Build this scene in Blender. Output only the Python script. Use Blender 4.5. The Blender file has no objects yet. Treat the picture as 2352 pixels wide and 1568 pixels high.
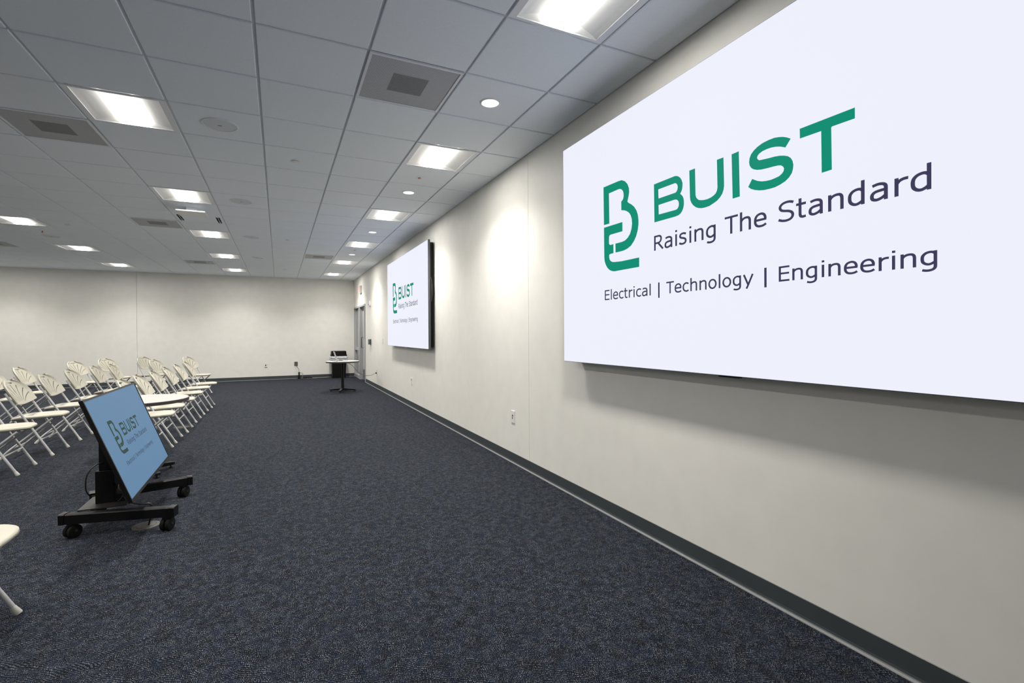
import bpy, bmesh, math, random
from mathutils import Vector, Matrix
random.seed(7)
C = bpy.context.scene.collection
SC = bpy.context.scene
# ------------------------------------------------------------------ camera, world, exposure
H = 1.3047                      # eye height
F_PX = 1107.347                 # focal length in pixels of the 2352 px wide frame
YAW, PITCH, ROLL = 0.4332, -0.0059, -0.0062
CX, CY = 1176 - 23.129, 784 - 11.753
def cam_axes():
    cy, sy, cp, sp = math.cos(YAW), math.sin(YAW), math.cos(PITCH), math.sin(PITCH)
    f = Vector((sy*cp, cy*cp, sp)); r = Vector((cy, -sy, 0)); u = r.cross(f)
    c, s = math.cos(ROLL), math.sin(ROLL)
    return f, c*r + s*u, -s*r + c*u
FW, RT, UP = cam_axes()
cd = bpy.data.cameras.new('camera'); cam = bpy.data.objects.new('camera', cd); C.objects.link(cam)
cd.sensor_width = 36; cd.lens = F_PX/2352*36
cd.shift_x = 23.129/2352; cd.shift_y = -11.753/2352
cd.clip_start = 0.05
M = Matrix.Identity(4)
for i in range(3):
    M[i][0], M[i][1], M[i][2] = RT[i], UP[i], -FW[i]
M[2][3] = H
cam.matrix_world = M
SC.camera = cam
def to_px(p):
    d = Vector(p) - Vector((0, 0, H)); z = d.dot(FW)
    if z < 0.05: return None
    return CX + F_PX*d.dot(RT)/z, CY - F_PX*d.dot(UP)/z
w = bpy.data.worlds.new('world'); SC.world = w; w.use_nodes = True
w.node_tree.nodes['Background'].inputs[0].default_value = (0.5, 0.52, 0.55, 1)
w.node_tree.nodes['Background'].inputs[1].default_value = 0.02
SC.view_settings.view_transform = 'Standard'; SC.view_settings.look = 'None'
SC.view_settings.exposure = 0.0; SC.view_settings.gamma = 1.0; SC.view_settings.use_curve_mapping = False
SC.cycles.use_denoising = True
SC.cycles.max_bounces = 8; SC.cycles.diffuse_bounces = 6; SC.cycles.glossy_bounces = 3
SC.cycles.use_adaptive_sampling = True; SC.cycles.adaptive_threshold = 0.03
SC.cycles.caustics_reflective = False
SC.cycles.sample_clamp_indirect = 8.0
LAMP_WATTS = (13.5, 22.0)       # light of one square troffer: wide lamp, narrow one added for lower walls
LENS_GLOW = 2.0                 # what its lens shows
SPOT_WATTS = 0.9                # light of one round downlight
SCREEN_POWER = 0.885             # radiance of the LED walls
# ------------------------------------------------------------------ room measures
T = 0.6096                      # ceiling grid pitch
ZC = 2.988; XW = 2.1422; YB = 15.622; XD = -0.1109; Y0 = 3.540
XL = XD - 13*T; YF = Y0 - 9*T
# ------------------------------------------------------------------ helpers
def tag(o, label=None, cat=None, group=None, kind=None):
    if label: o['label'] = label
    if cat: o['category'] = cat
    if group: o['group'] = group
    if kind: o['kind'] = kind
    return o
def empty(name, loc=(0, 0, 0), rz=0.0):
    o = bpy.data.objects.new(name, None); C.objects.link(o)
    o.location = loc; o.rotation_euler = (0, 0, rz); o.empty_display_size = 0.05
    return o
def mat(name, col, rough=0.5, metal=0.0, noise=0.0, nscale=30.0, bump=0.0, bscale=200.0, spec=0.5, emit=None, estr=0.0, stretch=None):
    m = bpy.data.materials.new(name); m.use_nodes = True
    nt = m.node_tree; b = nt.nodes['Principled BSDF']
    b.inputs['Base Color'].default_value = (*col, 1); b.inputs['Roughness'].default_value = rough
    b.inputs['Metallic'].default_value = metal; b.inputs['Specular IOR Level'].default_value = spec
    tc = nt.nodes.new('ShaderNodeTexCoord')
    def noise_node(scale):
        n = nt.nodes.new('ShaderNodeTexNoise'); n.inputs['Scale'].default_value = scale; n.inputs['Detail'].default_value = 3
        if stretch:
            mp = nt.nodes.new('ShaderNodeMapping'); mp.inputs['Scale'].default_value = stretch
            nt.links.new(tc.outputs['Object'], mp.inputs[0]); nt.links.new(mp.outputs[0], n.inputs['Vector'])
        else:
            nt.links.new(tc.outputs['Object'], n.inputs['Vector'])
        return n
    n = noise_node(nscale)
    r = nt.nodes.new('ShaderNodeValToRGB')
    a = max(noise, 0.01)
    r.color_ramp.elements[0].position = 0.3; r.color_ramp.elements[1].position = 0.7
    r.color_ramp.elements[0].color = (*[c*(1-a) for c in col], 1); r.color_ramp.elements[1].color = (*[min(1, c*(1+a)) for c in col], 1)
    nt.links.new(n.outputs['Fac'], r.inputs[0]); nt.links.new(r.outputs[0], b.inputs['Base Color'])
    if bump:
        n2 = noise_node(bscale)
        bp = nt.nodes.new('ShaderNodeBump'); bp.inputs['Strength'].default_value = bump; bp.inputs['Distance'].default_value = 0.002
        nt.links.new(n2.outputs['Fac'], bp.inputs['Height']); nt.links.new(bp.outputs[0], b.inputs['Normal'])
    if emit:
        b.inputs['Emission Color'].default_value = (*emit, 1); b.inputs['Emission Strength'].default_value = estr
    return m
class MB:
    def __init__(s): s.v = []; s.f = []
    def add(s, vs, fs):
        n = len(s.v); s.v += [tuple(v) for v in vs]; s.f += [tuple(i+n for i in f) for f in fs]; return s
    def box(s, a, b, bev=0.0):
        x0, y0, z0 = [min(a[i], b[i]) for i in range(3)]; x1, y1, z1 = [max(a[i], b[i]) for i in range(3)]
        if bev <= 0:
            vs = [(x0,y0,z0),(x1,y0,z0),(x1,y1,z0),(x0,y1,z0),(x0,y0,z1),(x1,y0,z1),(x1,y1,z1),(x0,y1,z1)]
            return s.add(vs, [(3,2,1,0),(4,5,6,7),(0,1,5,4),(1,2,6,5),(2,3,7,6),(3,0,4,7)])
        bm = bmesh.new(); bmesh.ops.create_cube(bm, size=1)
        for v in bm.verts:
            v.co = Vector(((x0+x1)/2+v.co.x*(x1-x0), (y0+y1)/2+v.co.y*(y1-y0), (z0+z1)/2+v.co.z*(z1-z0)))
        bmesh.ops.bevel(bm, geom=bm.edges[:], offset=bev, segments=2, affect='EDGES', profile=0.5)
        return s.bm(bm)
    def bm(s, bm):
        bm.verts.index_update()
        s.add([v.co[:] for v in bm.verts], [[v.index for v in f.verts] for f in bm.faces]); bm.free(); return s
    def tube(s, pts, r, n=8, caps=True):
        pts = [Vector(p) for p in pts]; rs = r if isinstance(r, (list, tuple)) else [r]*len(pts)
        ring = []; up = None
        for i, p in enumerate(pts):
            d = (pts[min(i+1, len(pts)-1)] - pts[max(i-1, 0)]).normalized()
            if up is None: up = Vector((0, 0, 1)) if abs(d.z) < 0.9 else Vector((1, 0, 0))
            a = d.cross(up).normalized(); b = a.cross(d); up = b
            ring.append([p + (a*math.cos(t) + b*math.sin(t))*rs[i] for t in [2*math.pi*k/n for k in range(n)]])
        vs = [v for q in ring for v in q]; fs = []
        for i in range(len(pts)-1):
            for k in range(n):
                fs.append((i*n+k, i*n+(k+1) % n, (i+1)*n+(k+1) % n, (i+1)*n+k))
        if caps:
            fs.append(tuple(range(n-1, -1, -1))); fs.append(tuple((len(pts)-1)*n+k for k in range(n)))
        return s.add(vs, fs)
    def lathe(s, prof, c=(0, 0, 0), n=24, caps=True):
        vs = []; fs = []
        for r, z in prof:
            vs += [(c[0]+r*math.cos(2*math.pi*k/n), c[1]+r*math.sin(2*math.pi*k/n), c[2]+z) for k in range(n)]
        for i in range(len(prof)-1):
            for k in range(n):
                fs.append((i*n+k, i*n+(k+1) % n, (i+1)*n+(k+1) % n, (i+1)*n+k))
        if caps:
            fs.append(tuple(range(n-1, -1, -1))); fs.append(tuple((len(prof)-1)*n+k for k in range(n)))
        return s.add(vs, fs)
    def loft(s, rings, caps=True):
        n = len(rings[0]); vs = [v for r in rings for v in r]; fs = []
        for i in range(len(rings)-1):
            for k in range(n):
                fs.append((i*n+k, i*n+(k+1) % n, (i+1)*n+(k+1) % n, (i+1)*n+k))
        if caps:
            fs.append(tuple(range(n-1, -1, -1))); fs.append(tuple((len(rings)-1)*n+k for k in range(n)))
        return s.add(vs, fs)
    def quad(s, a, b, c, d): return s.add([a, b, c, d], [(0, 1, 2, 3)])
    def mesh(s, name, off=(0, 0, 0), smooth=None):
        me = bpy.data.meshes.new(name)
        me.from_pydata([(v[0]-off[0], v[1]-off[1], v[2]-off[2]) for v in s.v], [], s.f); me.update()
        bm = bmesh.new(); bm.from_mesh(me); bmesh.ops.recalc_face_normals(bm, faces=bm.faces[:]); bm.to_mesh(me); bm.free()
        if smooth:
            me.polygons.foreach_set('use_smooth', [True]*len(me.polygons)); me.set_sharp_from_angle(angle=math.radians(smooth))
        return me
    def build(s, name, m, parent=None, smooth=None, world=True):
        """vertices are in world space when the parent carries a location only"""
        off = (0, 0, 0)
        if parent is not None and world:
            p = parent
            while p is not None: off = tuple(off[i]+p.location[i] for i in range(3)); p = p.parent
        me = s.mesh(name, off, smooth); me.materials.append(m)
        o = bpy.data.objects.new(name, me); C.objects.link(o); o.parent = parent
        return o
def place(name, me, parent=None, loc=(0, 0, 0), rz=0.0, scale=None):
    o = bpy.data.objects.new(name, me); C.objects.link(o); o.parent = parent; o.location = loc; o.rotation_euler = (0, 0, rz)
    if scale: o.scale = scale
    return o
def copy_tree(o, parent=None):
    c = o.copy(); C.objects.link(c); c.parent = parent
    for ch in list(o.children): copy_tree(ch, c)
    return c
def spline(pts, n=8):
    pts = [Vector(p) for p in pts]; out = []
    for i in range(len(pts)-1):
        p0, p1, p2, p3 = pts[max(i-1, 0)], pts[i], pts[i+1], pts[min(i+2, len(pts)-1)]
        for k in range(n):
            t = k/n
            out.append(0.5*((2*p1)+(p2-p0)*t+(2*p0-5*p1+4*p2-p3)*t*t+(3*p1-p0-3*p2+p3)*t**3))
    out.append(pts[-1]); return out
def fill(loops, fn):
    """flat polygon with holes; loops in 2D, fn maps (s,t) to a point"""
    bm = bmesh.new(); es = []
    for l in loops:
        vs = [bm.verts.new((p[0], p[1], 0)) for p in l]
        es += [bm.edges.new((vs[i], vs[(i+1) % len(vs)])) for i in range(len(vs))]
    bmesh.ops.triangle_fill(bm, edges=es, use_beauty=True)
    for v in bm.verts: v.co = Vector(fn(v.co.x, v.co.y))
    return MB().bm(bm)
ORD = ['first', 'second', 'third', 'fourth', 'fifth', 'sixth', 'seventh', 'eighth']
# ------------------------------------------------------------------ materials
def wall_material(name, col):
    m = mat(name, col, 0.55, noise=0.02, nscale=6, bump=0.06, bscale=90, spec=0.35, stretch=(1, 1, 1)); return m
MT = dict(
    wall=wall_material('wall_vinyl', (0.85, 0.835, 0.785)), wall_back=wall_material('back_wall_vinyl', (0.85, 0.835, 0.785)),
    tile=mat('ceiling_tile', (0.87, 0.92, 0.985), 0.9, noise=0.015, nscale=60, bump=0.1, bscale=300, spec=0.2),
    tee=mat('grid_enamel', (0.66, 0.68, 0.71), 0.5, noise=0.02),
    slab=mat('plenum', (0.12, 0.12, 0.12), 0.9, noise=0.1),
    frame_white=mat('white_enamel', (0.80, 0.82, 0.86), 0.4, noise=0.01),
    reflector=mat('white_reflector', (0.86, 0.86, 0.85), 0.45, noise=0.01),
    lens=mat('lit_lens', (0.9, 0.9, 0.9), 0.5, emit=(1.0, 0.965, 0.90), estr=LENS_GLOW),
    lens_side=mat('lit_lens_side', (0.9, 0.9, 0.9), 0.5, emit=(1.0, 0.965, 0.90), estr=6.0),
    spot=mat('lit_downlight', (0.9, 0.9, 0.9), 0.5, emit=(1.0, 0.90, 0.77), estr=LENS_GLOW),
    baseboard=mat('grey_rubber', (0.050, 0.060, 0.064), 0.45, noise=0.05, nscale=8),
    toe=mat('pale_grey_toe', (0.22, 0.225, 0.23), 0.4, noise=0.05),  # strip along the foot, paler than the base above it
    black=mat('black_powder_coat', (0.004, 0.004, 0.0045), 0.45, noise=0.15, nscale=80, spec=0.25),
    black_gloss=mat('black_plastic', (0.005, 0.005, 0.0055), 0.3, noise=0.1, spec=0.3),
    rubber=mat('black_rubber', (0.005, 0.005, 0.005), 0.7, noise=0.1, spec=0.2),
    dark_metal=mat('dark_sheet_metal', (0.05, 0.048, 0.045), 0.4, 0.5, noise=0.08),
    bezel=mat('grey_screen_edge', (0.11, 0.115, 0.13), 0.45, 0.3, noise=0.04),
    ivory=mat('ivory_plastic', (0.52, 0.495, 0.415), 0.42, noise=0.02, nscale=20),
    tube=mat('white_tube', (0.52, 0.52, 0.52), 0.35, noise=0.02, nscale=40),
    cap=mat('ivory_foot_cap', (0.60, 0.59, 0.53), 0.5, noise=0.03),
    plate=mat('white_device_plate', (0.82, 0.82, 0.80), 0.4, noise=0.01),
    slot=mat('dark_slot', (0.015, 0.015, 0.015), 0.6, noise=0.1),
    port=mat('orange_port', (0.7, 0.25, 0.03), 0.5, noise=0.05),
    grey_box=mat('grey_device', (0.075, 0.09, 0.105), 0.45, noise=0.05),
    red_face=mat('faded_red_face', (0.72, 0.45, 0.43), 0.5, noise=0.04),
    red=mat('red_mark', (0.55, 0.05, 0.07), 0.5, noise=0.05),
    door_frame=mat('grey_door_paint', (0.42, 0.42, 0.435), 0.4, noise=0.02),
    door_leaf=mat('grey_leaf_paint', (0.46, 0.46, 0.475), 0.4, noise=0.02),
    kick=mat('brushed_kick_plate', (0.28, 0.28, 0.28), 0.3, 0.8, noise=0.06, stretch=(1, 30, 1)),
    steel=mat('brushed_steel', (0.55, 0.55, 0.56), 0.3, 0.9, noise=0.04),
    laminate=mat('pale_laminate', (0.57, 0.56, 0.535), 0.35, noise=0.02, nscale=12),
    edge=mat('dark_edge_band', (0.045, 0.038, 0.038), 0.5, noise=0.08),
    liner=mat('clear_liner', (0.55, 0.57, 0.60), 0.25, noise=0.25, nscale=22),
    silver=mat('silver_laptop', (0.62, 0.62, 0.61), 0.35, 0.5, noise=0.02),
    keys=mat('dark_keys', (0.03, 0.03, 0.035), 0.5, noise=0.1),
    floor_plate=mat('floor_box_metal', (0.075, 0.072, 0.065), 0.5, 0.1, noise=0.08),
    cable=mat('black_cable', (0.012, 0.012, 0.012), 0.5, noise=0.1),
    grey_cable=mat('grey_cable', (0.17, 0.16, 0.14), 0.5, noise=0.1),
    vent_face=mat('perforated_face', (0.58, 0.60, 0.645), 0.6, noise=0.02),
    vent_neck=mat('perforated_neck', (0.28, 0.285, 0.30), 0.6, noise=0.05),
    speaker=mat('speaker_grille', (0.69, 0.73, 0.785), 0.6, noise=0.03, nscale=200),
    led_white=mat('lit_screen_white', (0.003, 0.003, 0.003), 0.8, spec=0.05, emit=(0.965, 0.985, 1.10), estr=SCREEN_POWER),
    led_green=mat('lit_screen_green', (0.003, 0.003, 0.003), 0.8, spec=0.05, emit=(0.0, 0.300, 0.190), estr=SCREEN_POWER),
    led_navy=mat('lit_screen_navy', (0.003, 0.003, 0.003), 0.8, spec=0.05, emit=(0.055, 0.050, 0.110), estr=SCREEN_POWER),
    tv_blue=mat('lit_tv_blue', (0.005, 0.005, 0.005), 0.5, spec=0.12, emit=(0.130, 0.262, 0.430), estr=0.86),
    tv_green=mat('lit_tv_green', (0.005, 0.005, 0.005), 0.5, spec=0.12, emit=(0.022, 0.062, 0.046), estr=0.86),
    tv_navy=mat('lit_tv_navy', (0.005, 0.005, 0.005), 0.5, spec=0.12, emit=(0.030, 0.045, 0.080), estr=0.86),
)
def perforate(m, pitch, hole, dark):
    """fine round holes, darker than the sheet, laid out in object space"""
    nt = m.node_tree; b = nt.nodes['Principled BSDF']; src = b.inputs['Base Color'].links[0].from_socket
    tc = nt.nodes.new('ShaderNodeTexCoord'); mp = nt.nodes.new('ShaderNodeMapping'); mp.inputs['Scale'].default_value = (1/pitch,)*3
    nt.links.new(tc.outputs['Object'], mp.inputs[0])
    fr = nt.nodes.new('ShaderNodeVectorMath'); fr.operation = 'FRACTION'; nt.links.new(mp.outputs[0], fr.inputs[0])
    sb = nt.nodes.new('ShaderNodeVectorMath'); sb.operation = 'SUBTRACT'; sb.inputs[1].default_value = (0.5, 0.5, 0); nt.links.new(fr.outputs[0], sb.inputs[0])
    ml = nt.nodes.new('ShaderNodeVectorMath'); ml.operation = 'MULTIPLY'; ml.inputs[1].default_value = (1, 1, 0); nt.links.new(sb.outputs[0], ml.inputs[0])
    ln = nt.nodes.new('ShaderNodeVectorMath'); ln.operation = 'LENGTH'; nt.links.new(ml.outputs[0], ln.inputs[0])
    lt = nt.nodes.new('ShaderNodeMath'); lt.operation = 'LESS_THAN'; lt.inputs[1].default_value = hole; nt.links.new(ln.outputs['Value'], lt.inputs[0])
    mx = nt.nodes.new('ShaderNodeMix'); mx.data_type = 'RGBA'; nt.links.new(lt.outputs[0], mx.inputs[0]); nt.links.new(src, mx.inputs[6]); mx.inputs[7].default_value = (dark, dark, dark, 1)
    nt.links.new(mx.outputs[2], b.inputs['Base Color'])
perforate(MT['vent_face'], 0.0075, 0.30, 0.12); perforate(MT['vent_neck'], 0.0075, 0.30, 0.05)
def carpet_material():
    m = bpy.data.materials.new('navy_speckled_carpet'); m.use_nodes = True; nt = m.node_tree; b = nt.nodes['Principled BSDF']
    b.inputs['Roughness'].default_value = 0.95; b.inputs['Specular IOR Level'].default_value = 0.1
    N = nt.nodes.new; Lk = nt.links.new
    tc = N('ShaderNodeTexCoord')
    # slow warp so that the stitch rows wander
    wn = N('ShaderNodeTexNoise'); wn.inputs['Scale'].default_value = 9.0; wn.inputs['Detail'].default_value = 2; Lk(tc.outputs['Object'], wn.inputs['Vector'])
    ws = N('ShaderNodeVectorMath'); ws.operation = 'SCALE'; ws.inputs['Scale'].default_value = 0.050; Lk(wn.outputs['Color'], ws.inputs[0])
    wa = N('ShaderNodeVectorMath'); wa.operation = 'ADD'; Lk(tc.outputs['Object'], wa.inputs[0]); Lk(ws.outputs[0], wa.inputs[1])
    mp = N('ShaderNodeMapping'); mp.inputs['Rotation'].default_value = (0, 0, 0.35); mp.inputs['Scale'].default_value = (1/0.0052, 1/0.0098, 1); Lk(wa.outputs[0], mp.inputs[0])
    vo = N('ShaderNodeTexVoronoi'); vo.voronoi_dimensions = '2D'; vo.inputs['Scale'].default_value = 1.0; vo.inputs['Randomness'].default_value = 0.35; Lk(mp.outputs[0], vo.inputs['Vector'])
    dot = N('ShaderNodeMapRange'); dot.inputs[1].default_value = 0.15; dot.inputs[2].default_value = 0.38; dot.inputs[3].default_value = 1.0; dot.inputs[4].default_value = 0.0; Lk(vo.outputs['Distance'], dot.inputs[0])
    # patches where the light yarn is missing
    pn = N('ShaderNodeTexNoise'); pn.inputs['Scale'].default_value = 30.0; pn.inputs['Detail'].default_value = 3; Lk(wa.outputs[0], pn.inputs['Vector'])
    pr = N('ShaderNodeMapRange'); pr.inputs[1].default_value = 0.40; pr.inputs[2].default_value = 0.62; pr.inputs[3].default_value = 0.40; pr.inputs[4].default_value = 1.0; Lk(pn.outputs['Fac'], pr.inputs[0])
    cell = N('ShaderNodeMapRange'); cell.inputs[3].default_value = 0.05; cell.inputs[4].default_value = 1.0; Lk(vo.outputs['Color'], cell.inputs[0])
    m1 = N('ShaderNodeMath'); m1.operation = 'MULTIPLY'; Lk(dot.outputs[0], m1.inputs[0]); Lk(pr.outputs[0], m1.inputs[1])
    m2 = N('ShaderNodeMath'); m2.operation = 'MULTIPLY'; Lk(m1.outputs[0], m2.inputs[0]); Lk(cell.outputs[0], m2.inputs[1])
    # blue depth variation of the dark yarn
    bn = N('ShaderNodeTexNoise'); bn.inputs['Scale'].default_value = 14.0; bn.inputs['Detail'].default_value = 4; Lk(tc.outputs['Object'], bn.inputs['Vector'])
    rp = N('ShaderNodeValToRGB'); rp.color_ramp.elements[0].position = 0.35; rp.color_ramp.elements[1].position = 0.65
    rp.color_ramp.elements[0].color = (0.0028, 0.0040, 0.0068, 1); rp.color_ramp.elements[1].color = (0.0052, 0.0092, 0.0200, 1); Lk(bn.outputs['Fac'], rp.inputs[0])
    mx = N('ShaderNodeMix'); mx.data_type = 'RGBA'; Lk(m2.outputs[0], mx.inputs[0]); Lk(rp.outputs[0], mx.inputs[6]); mx.inputs[7].default_value = (0.255, 0.27, 0.30, 1)
    Lk(mx.outputs[2], b.inputs['Base Color'])
    bp = N('ShaderNodeBump'); bp.inputs['Strength'].default_value = 0.4; bp.inputs['Distance'].default_value = 0.003; Lk(dot.outputs[0], bp.inputs['Height']); Lk(bp.outputs[0], b.inputs['Normal'])
    return m
MT['carpet'] = carpet_material()
def glass_material():
    m = bpy.data.materials.new('door_glass'); m.use_nodes = True; nt = m.node_tree; b = nt.nodes['Principled BSDF']
    b.inputs['Base Color'].default_value = (0.90, 0.92, 0.94, 1); b.inputs['Roughness'].default_value = 0.04; b.inputs['Transmission Weight'].default_value = 1.0; b.inputs['IOR'].default_value = 1.45
    n = nt.nodes.new('ShaderNodeTexNoise'); n.inputs['Scale'].default_value = 3
    r = nt.nodes.new('ShaderNodeMapRange'); r.inputs[3].default_value = 0.02; r.inputs[4].default_value = 0.06
    nt.links.new(n.outputs['Fac'], r.inputs[0]); nt.links.new(r.outputs[0], b.inputs['Roughness'])
    return m
MT['glass'] = glass_material()
# ================================================================== THE SETTING
def struct(o): o['kind'] = 'structure'; return o
fl = struct(MB().box((XL-0.1, YF-0.1, -0.06), (XW+1.6, YB+0.1, 0)).build('floor', MT['carpet']))
# ---- ceiling: slab above, exposed grid, lay-in tiles
ceiling = struct(MB().box((XL-0.1, YF-0.1, ZC+0.16), (XW+0.12, YB+0.1, ZC+0.24)).build('ceiling', MT['slab']))
def gx(c): return XD + c*T
def gy(r): return Y0 + r*T
COLS = range(-13, 4); ROWS = range(-9, 20)
LIGHT_TILES = [(c, r) for c in (2, -2, -6, -10) for r in (17, 13, 9, 5, 1, -3)]
VENT_TILES = [(1, -1), (-3, 2), (-3, 8), (-3, 15), (1, 12), (-8, 13)]
PLATE_TILES = [(-2, 6), (-2, 7)]
taken = set(LIGHT_TILES) | set(VENT_TILES) | set(PLATE_TILES)
def tile_mesh(name, wx, wy):
    hx, hy = wx/2-0.009, wy/2-0.009; c = 0.0025
    r0 = [(-hx+c, -hy+c, 0), (hx-c, -hy+c, 0), (hx-c, hy-c, 0), (-hx+c, hy-c, 0)]
    r1 = [(-hx, -hy, c), (hx, -hy, c), (hx, hy, c), (-hx, hy, c)]
    r2 = [(-hx, -hy, 0.010), (hx, -hy, 0.010), (hx, hy, 0.010), (-hx, hy, 0.010)]
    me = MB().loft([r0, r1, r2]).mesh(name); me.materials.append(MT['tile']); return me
tile_me = {}
def tile_size(c, r):
    wx = T if c < 3 else (XW - gx(3)); wy = T if r < 19 else (YB - gy(19))
    return wx, wy
def tile_spot(c, r):
    wx, wy = tile_size(c, r); return gx(c)+wx/2, gy(r)+wy/2
def shown_area(c, r):
    wx, wy = tile_size(c, r); n = 0; x, y = tile_spot(c, r); pts = []
    for i in range(5):
        for k in range(5):
            p = to_px((x+(i/4-.5)*wx, y+(k/4-.5)*wy, ZC))
            if p and -5 < p[0] < 2357 and -5 < p[1] < 1573: n += 1
            pts.append(p)
    if not n: return 0
    q = [to_px((x+sx*wx/2, y+sy*wy/2, ZC)) for sx, sy in ((-1, -1), (1, -1), (1, 1), (-1, 1))]
    if None in q: return n*4000.0
    a = abs(sum(q[i][0]*q[(i+1) % 4][1]-q[(i+1) % 4][0]*q[i][1] for i in range(4)))/2
    return a*n/25
spots = sorted([(shown_area(c, r), c, r) for c in COLS for r in ROWS if (c, r) not in taken], reverse=True)
rest = MB()
for k, (a, c, r) in enumerate(spots):
    wx, wy = tile_size(c, r); x, y = tile_spot(c, r); key = (round(wx, 3), round(wy, 3))
    if key not in tile_me: tile_me[key] = tile_mesh('ceiling_tile', wx, wy)
    if a > 0 and k < 300:
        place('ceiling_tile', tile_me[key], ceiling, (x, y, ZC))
    else:
        me = tile_me[key]
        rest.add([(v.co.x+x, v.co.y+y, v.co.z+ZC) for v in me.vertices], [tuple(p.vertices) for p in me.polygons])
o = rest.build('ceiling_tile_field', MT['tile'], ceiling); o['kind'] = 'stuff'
for c in list(COLS):
    MB().box((gx(c)-0.012, YF, ZC+0.0102), (gx(c)+0.012, YB, ZC+0.0385)).build('grid_runner', MT['tee'], ceiling)
for r in list(ROWS):
    MB().box((XL, gy(r)-0.012, ZC+0.0106), (XW, gy(r)+0.012, ZC+0.040)).build('cross_tee', MT['tee'], ceiling)
# wall angle at the edge of the ceiling
MB().box((XW-0.022, YF, ZC+0.0102), (XW, YB, ZC+0.013)).box((XL, YB-0.022, ZC+0.0103), (XW-0.023, YB, ZC+0.013)).build('wall_angle', MT['tee'], ceiling)
# ---- walls
DY0, DY1, DZ = 13.47, 15.57, 2.14          # door and sidelight opening in the right wall
wr = struct(MB().box((XW+0.02, YF-0.1, 0), (XW+0.12, DY0, ZC+0.16)).box((XW+0.02, DY0, DZ), (XW+0.12, DY1, ZC+0.16)).box((XW+0.02, DY1, 0), (XW+0.12, YB+0.1, ZC+0.16)).build('wall_right', MT['slab']))
SEAM = 4.028; G = 0.0022
for a, b, z0 in ((YF, SEAM-G, 0), (SEAM+G, DY0, 0), (DY0, YB, DZ)):
    MB().box((XW, a, z0), (XW+0.0198, b, ZC+0.10)).build('wall_panel', MT['wall'], wr)
MB().box((XW, DY1, 0), (XW+0.0198, YB, DZ)).build('wall_panel', MT['wall'], wr)
wb = struct(MB().box((XL-0.1, YB+0.02, 0), (XW+0.02, YB+0.10, ZC+0.16)).build('wall_back', MT['slab']))
BS = -3.406
for a, b in ((XL, BS-G), (BS+G, XW)):
    MB().box((a, YB, 0), (b, YB+0.0198, ZC+0.10)).build('wall_panel', MT['wall_back'], wb)
struct(MB().box((XL-0.1, YF-0.1, 0), (XL, YB, ZC+0.16)).build('wall_left', MT['wall']))
struct(MB().box((XL, YF-0.1, 0), (XW, YF, ZC+0.16)).build('wall_front', MT['wall']))
# corridor seen through the door glass
struct(MB().box((XW+1.5, 11.5, 0), (XW+1.6, YB+0.1, ZC)).box((XW+0.12, 11.4, 0), (XW+1.6, 11.5, ZC)).box((XW+0.12, YB, 0), (XW+1.5, YB+0.1, ZC)).box((XW+0.12, 11.4, ZC+0.0985), (XW+1.6, YB+0.1, ZC+0.16)).build('wall_corridor', MT['wall']))
# ---- cove base
def cove(name, path, nrm, parent_none=None):
    (x0, y0), (x1, y1) = path; nx, ny = nrm
    prof = [(0.0, 0.0), (0.0, 0.098), (0.002, 0.100), (0.0045, 0.098), (0.0045, 0.022), (0.0065, 0.012), (0.010, 0.0085)]
    toe = [(0.0101, 0.0085), (0.016, 0.0060), (0.0185, 0.003), (0.019, 0.0), (0.0101, 0.0)]
    root = MB().loft([[(x0+nx*d, y0+ny*d, z) for d, z in prof+[(0.010, 0.0)]], [(x1+nx*d, y1+ny*d, z) for d, z in prof+[(0.010, 0.0)]]]).build(name, MT['baseboard'])
    struct(root)
    MB().loft([[(x0+nx*d, y0+ny*d, z) for d, z in toe], [(x1+nx*d, y1+ny*d, z) for d, z in toe]]).build('toe_strip', MT['toe'], root)
    return root
cove('baseboard_right', ((XW, YF), (XW, DY0-0.002)), (-1, 0))
cove('baseboard_back', ((XL, YB), (XW-0.0, YB)), (0, -1))
# ---- door with sidelight
door = empty('door_1', (XW, DY0, 0)); struct(door)
fx0, fx1 = XW-0.018, XW+0.125
FW_ = 0.05; MULL = (14.44, 14.54)
m = MB()
m.box((fx0, DY0, 0), (fx1, DY0+FW_, DZ)).box((fx0, DY1-FW_, 0), (fx1, DY1, DZ)).box((fx0, MULL[0], 0), (fx1, MULL[1], DZ-FW_))
m.box((fx0, DY0+FW_, DZ-FW_), (fx1, DY1-FW_, DZ)); m.box((fx0+0.02, MULL[1], 0.83), (fx1-0.04, DY1-FW_, 0.90)); m.box((fx0+0.01, MULL[1], 0.0), (fx1, DY1-FW_, 0.10))
m.build('door_frame', MT['door_frame'], door)
for z0, z1 in ((0.10, 0.83), (0.90, DZ-FW_)):
    MB().box((XW+0.045, MULL[1], z0), (XW+0.055, DY1-FW_, z1)).build('sidelight_pane', MT['glass'], door)
ly0, ly1, lx0, lx1 = DY0+FW_+0.003, MULL[0]-0.003, XW+0.070, XW+0.115
gy0, gy1, gz0, gz1 = 13.90, 14.14, 1.16, 1.98
leaf = MB().box((lx0, ly0, 0.012), (lx1, gy0, DZ-FW_-0.004)).box((lx0, gy1, 0.012), (lx1, ly1, DZ-FW_-0.004)).box((lx0, gy0, 0.012), (lx1, gy1, gz0)).box((lx0, gy0, gz1), (lx1, gy1, DZ-FW_-0.004)).build('door_leaf', MT['door_leaf'], door)
MB().box((lx0+0.018, gy0, gz0), (lx0+0.026, gy1, gz1)).build('vision_glass', MT['glass'], leaf)
e = 0.022
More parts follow.
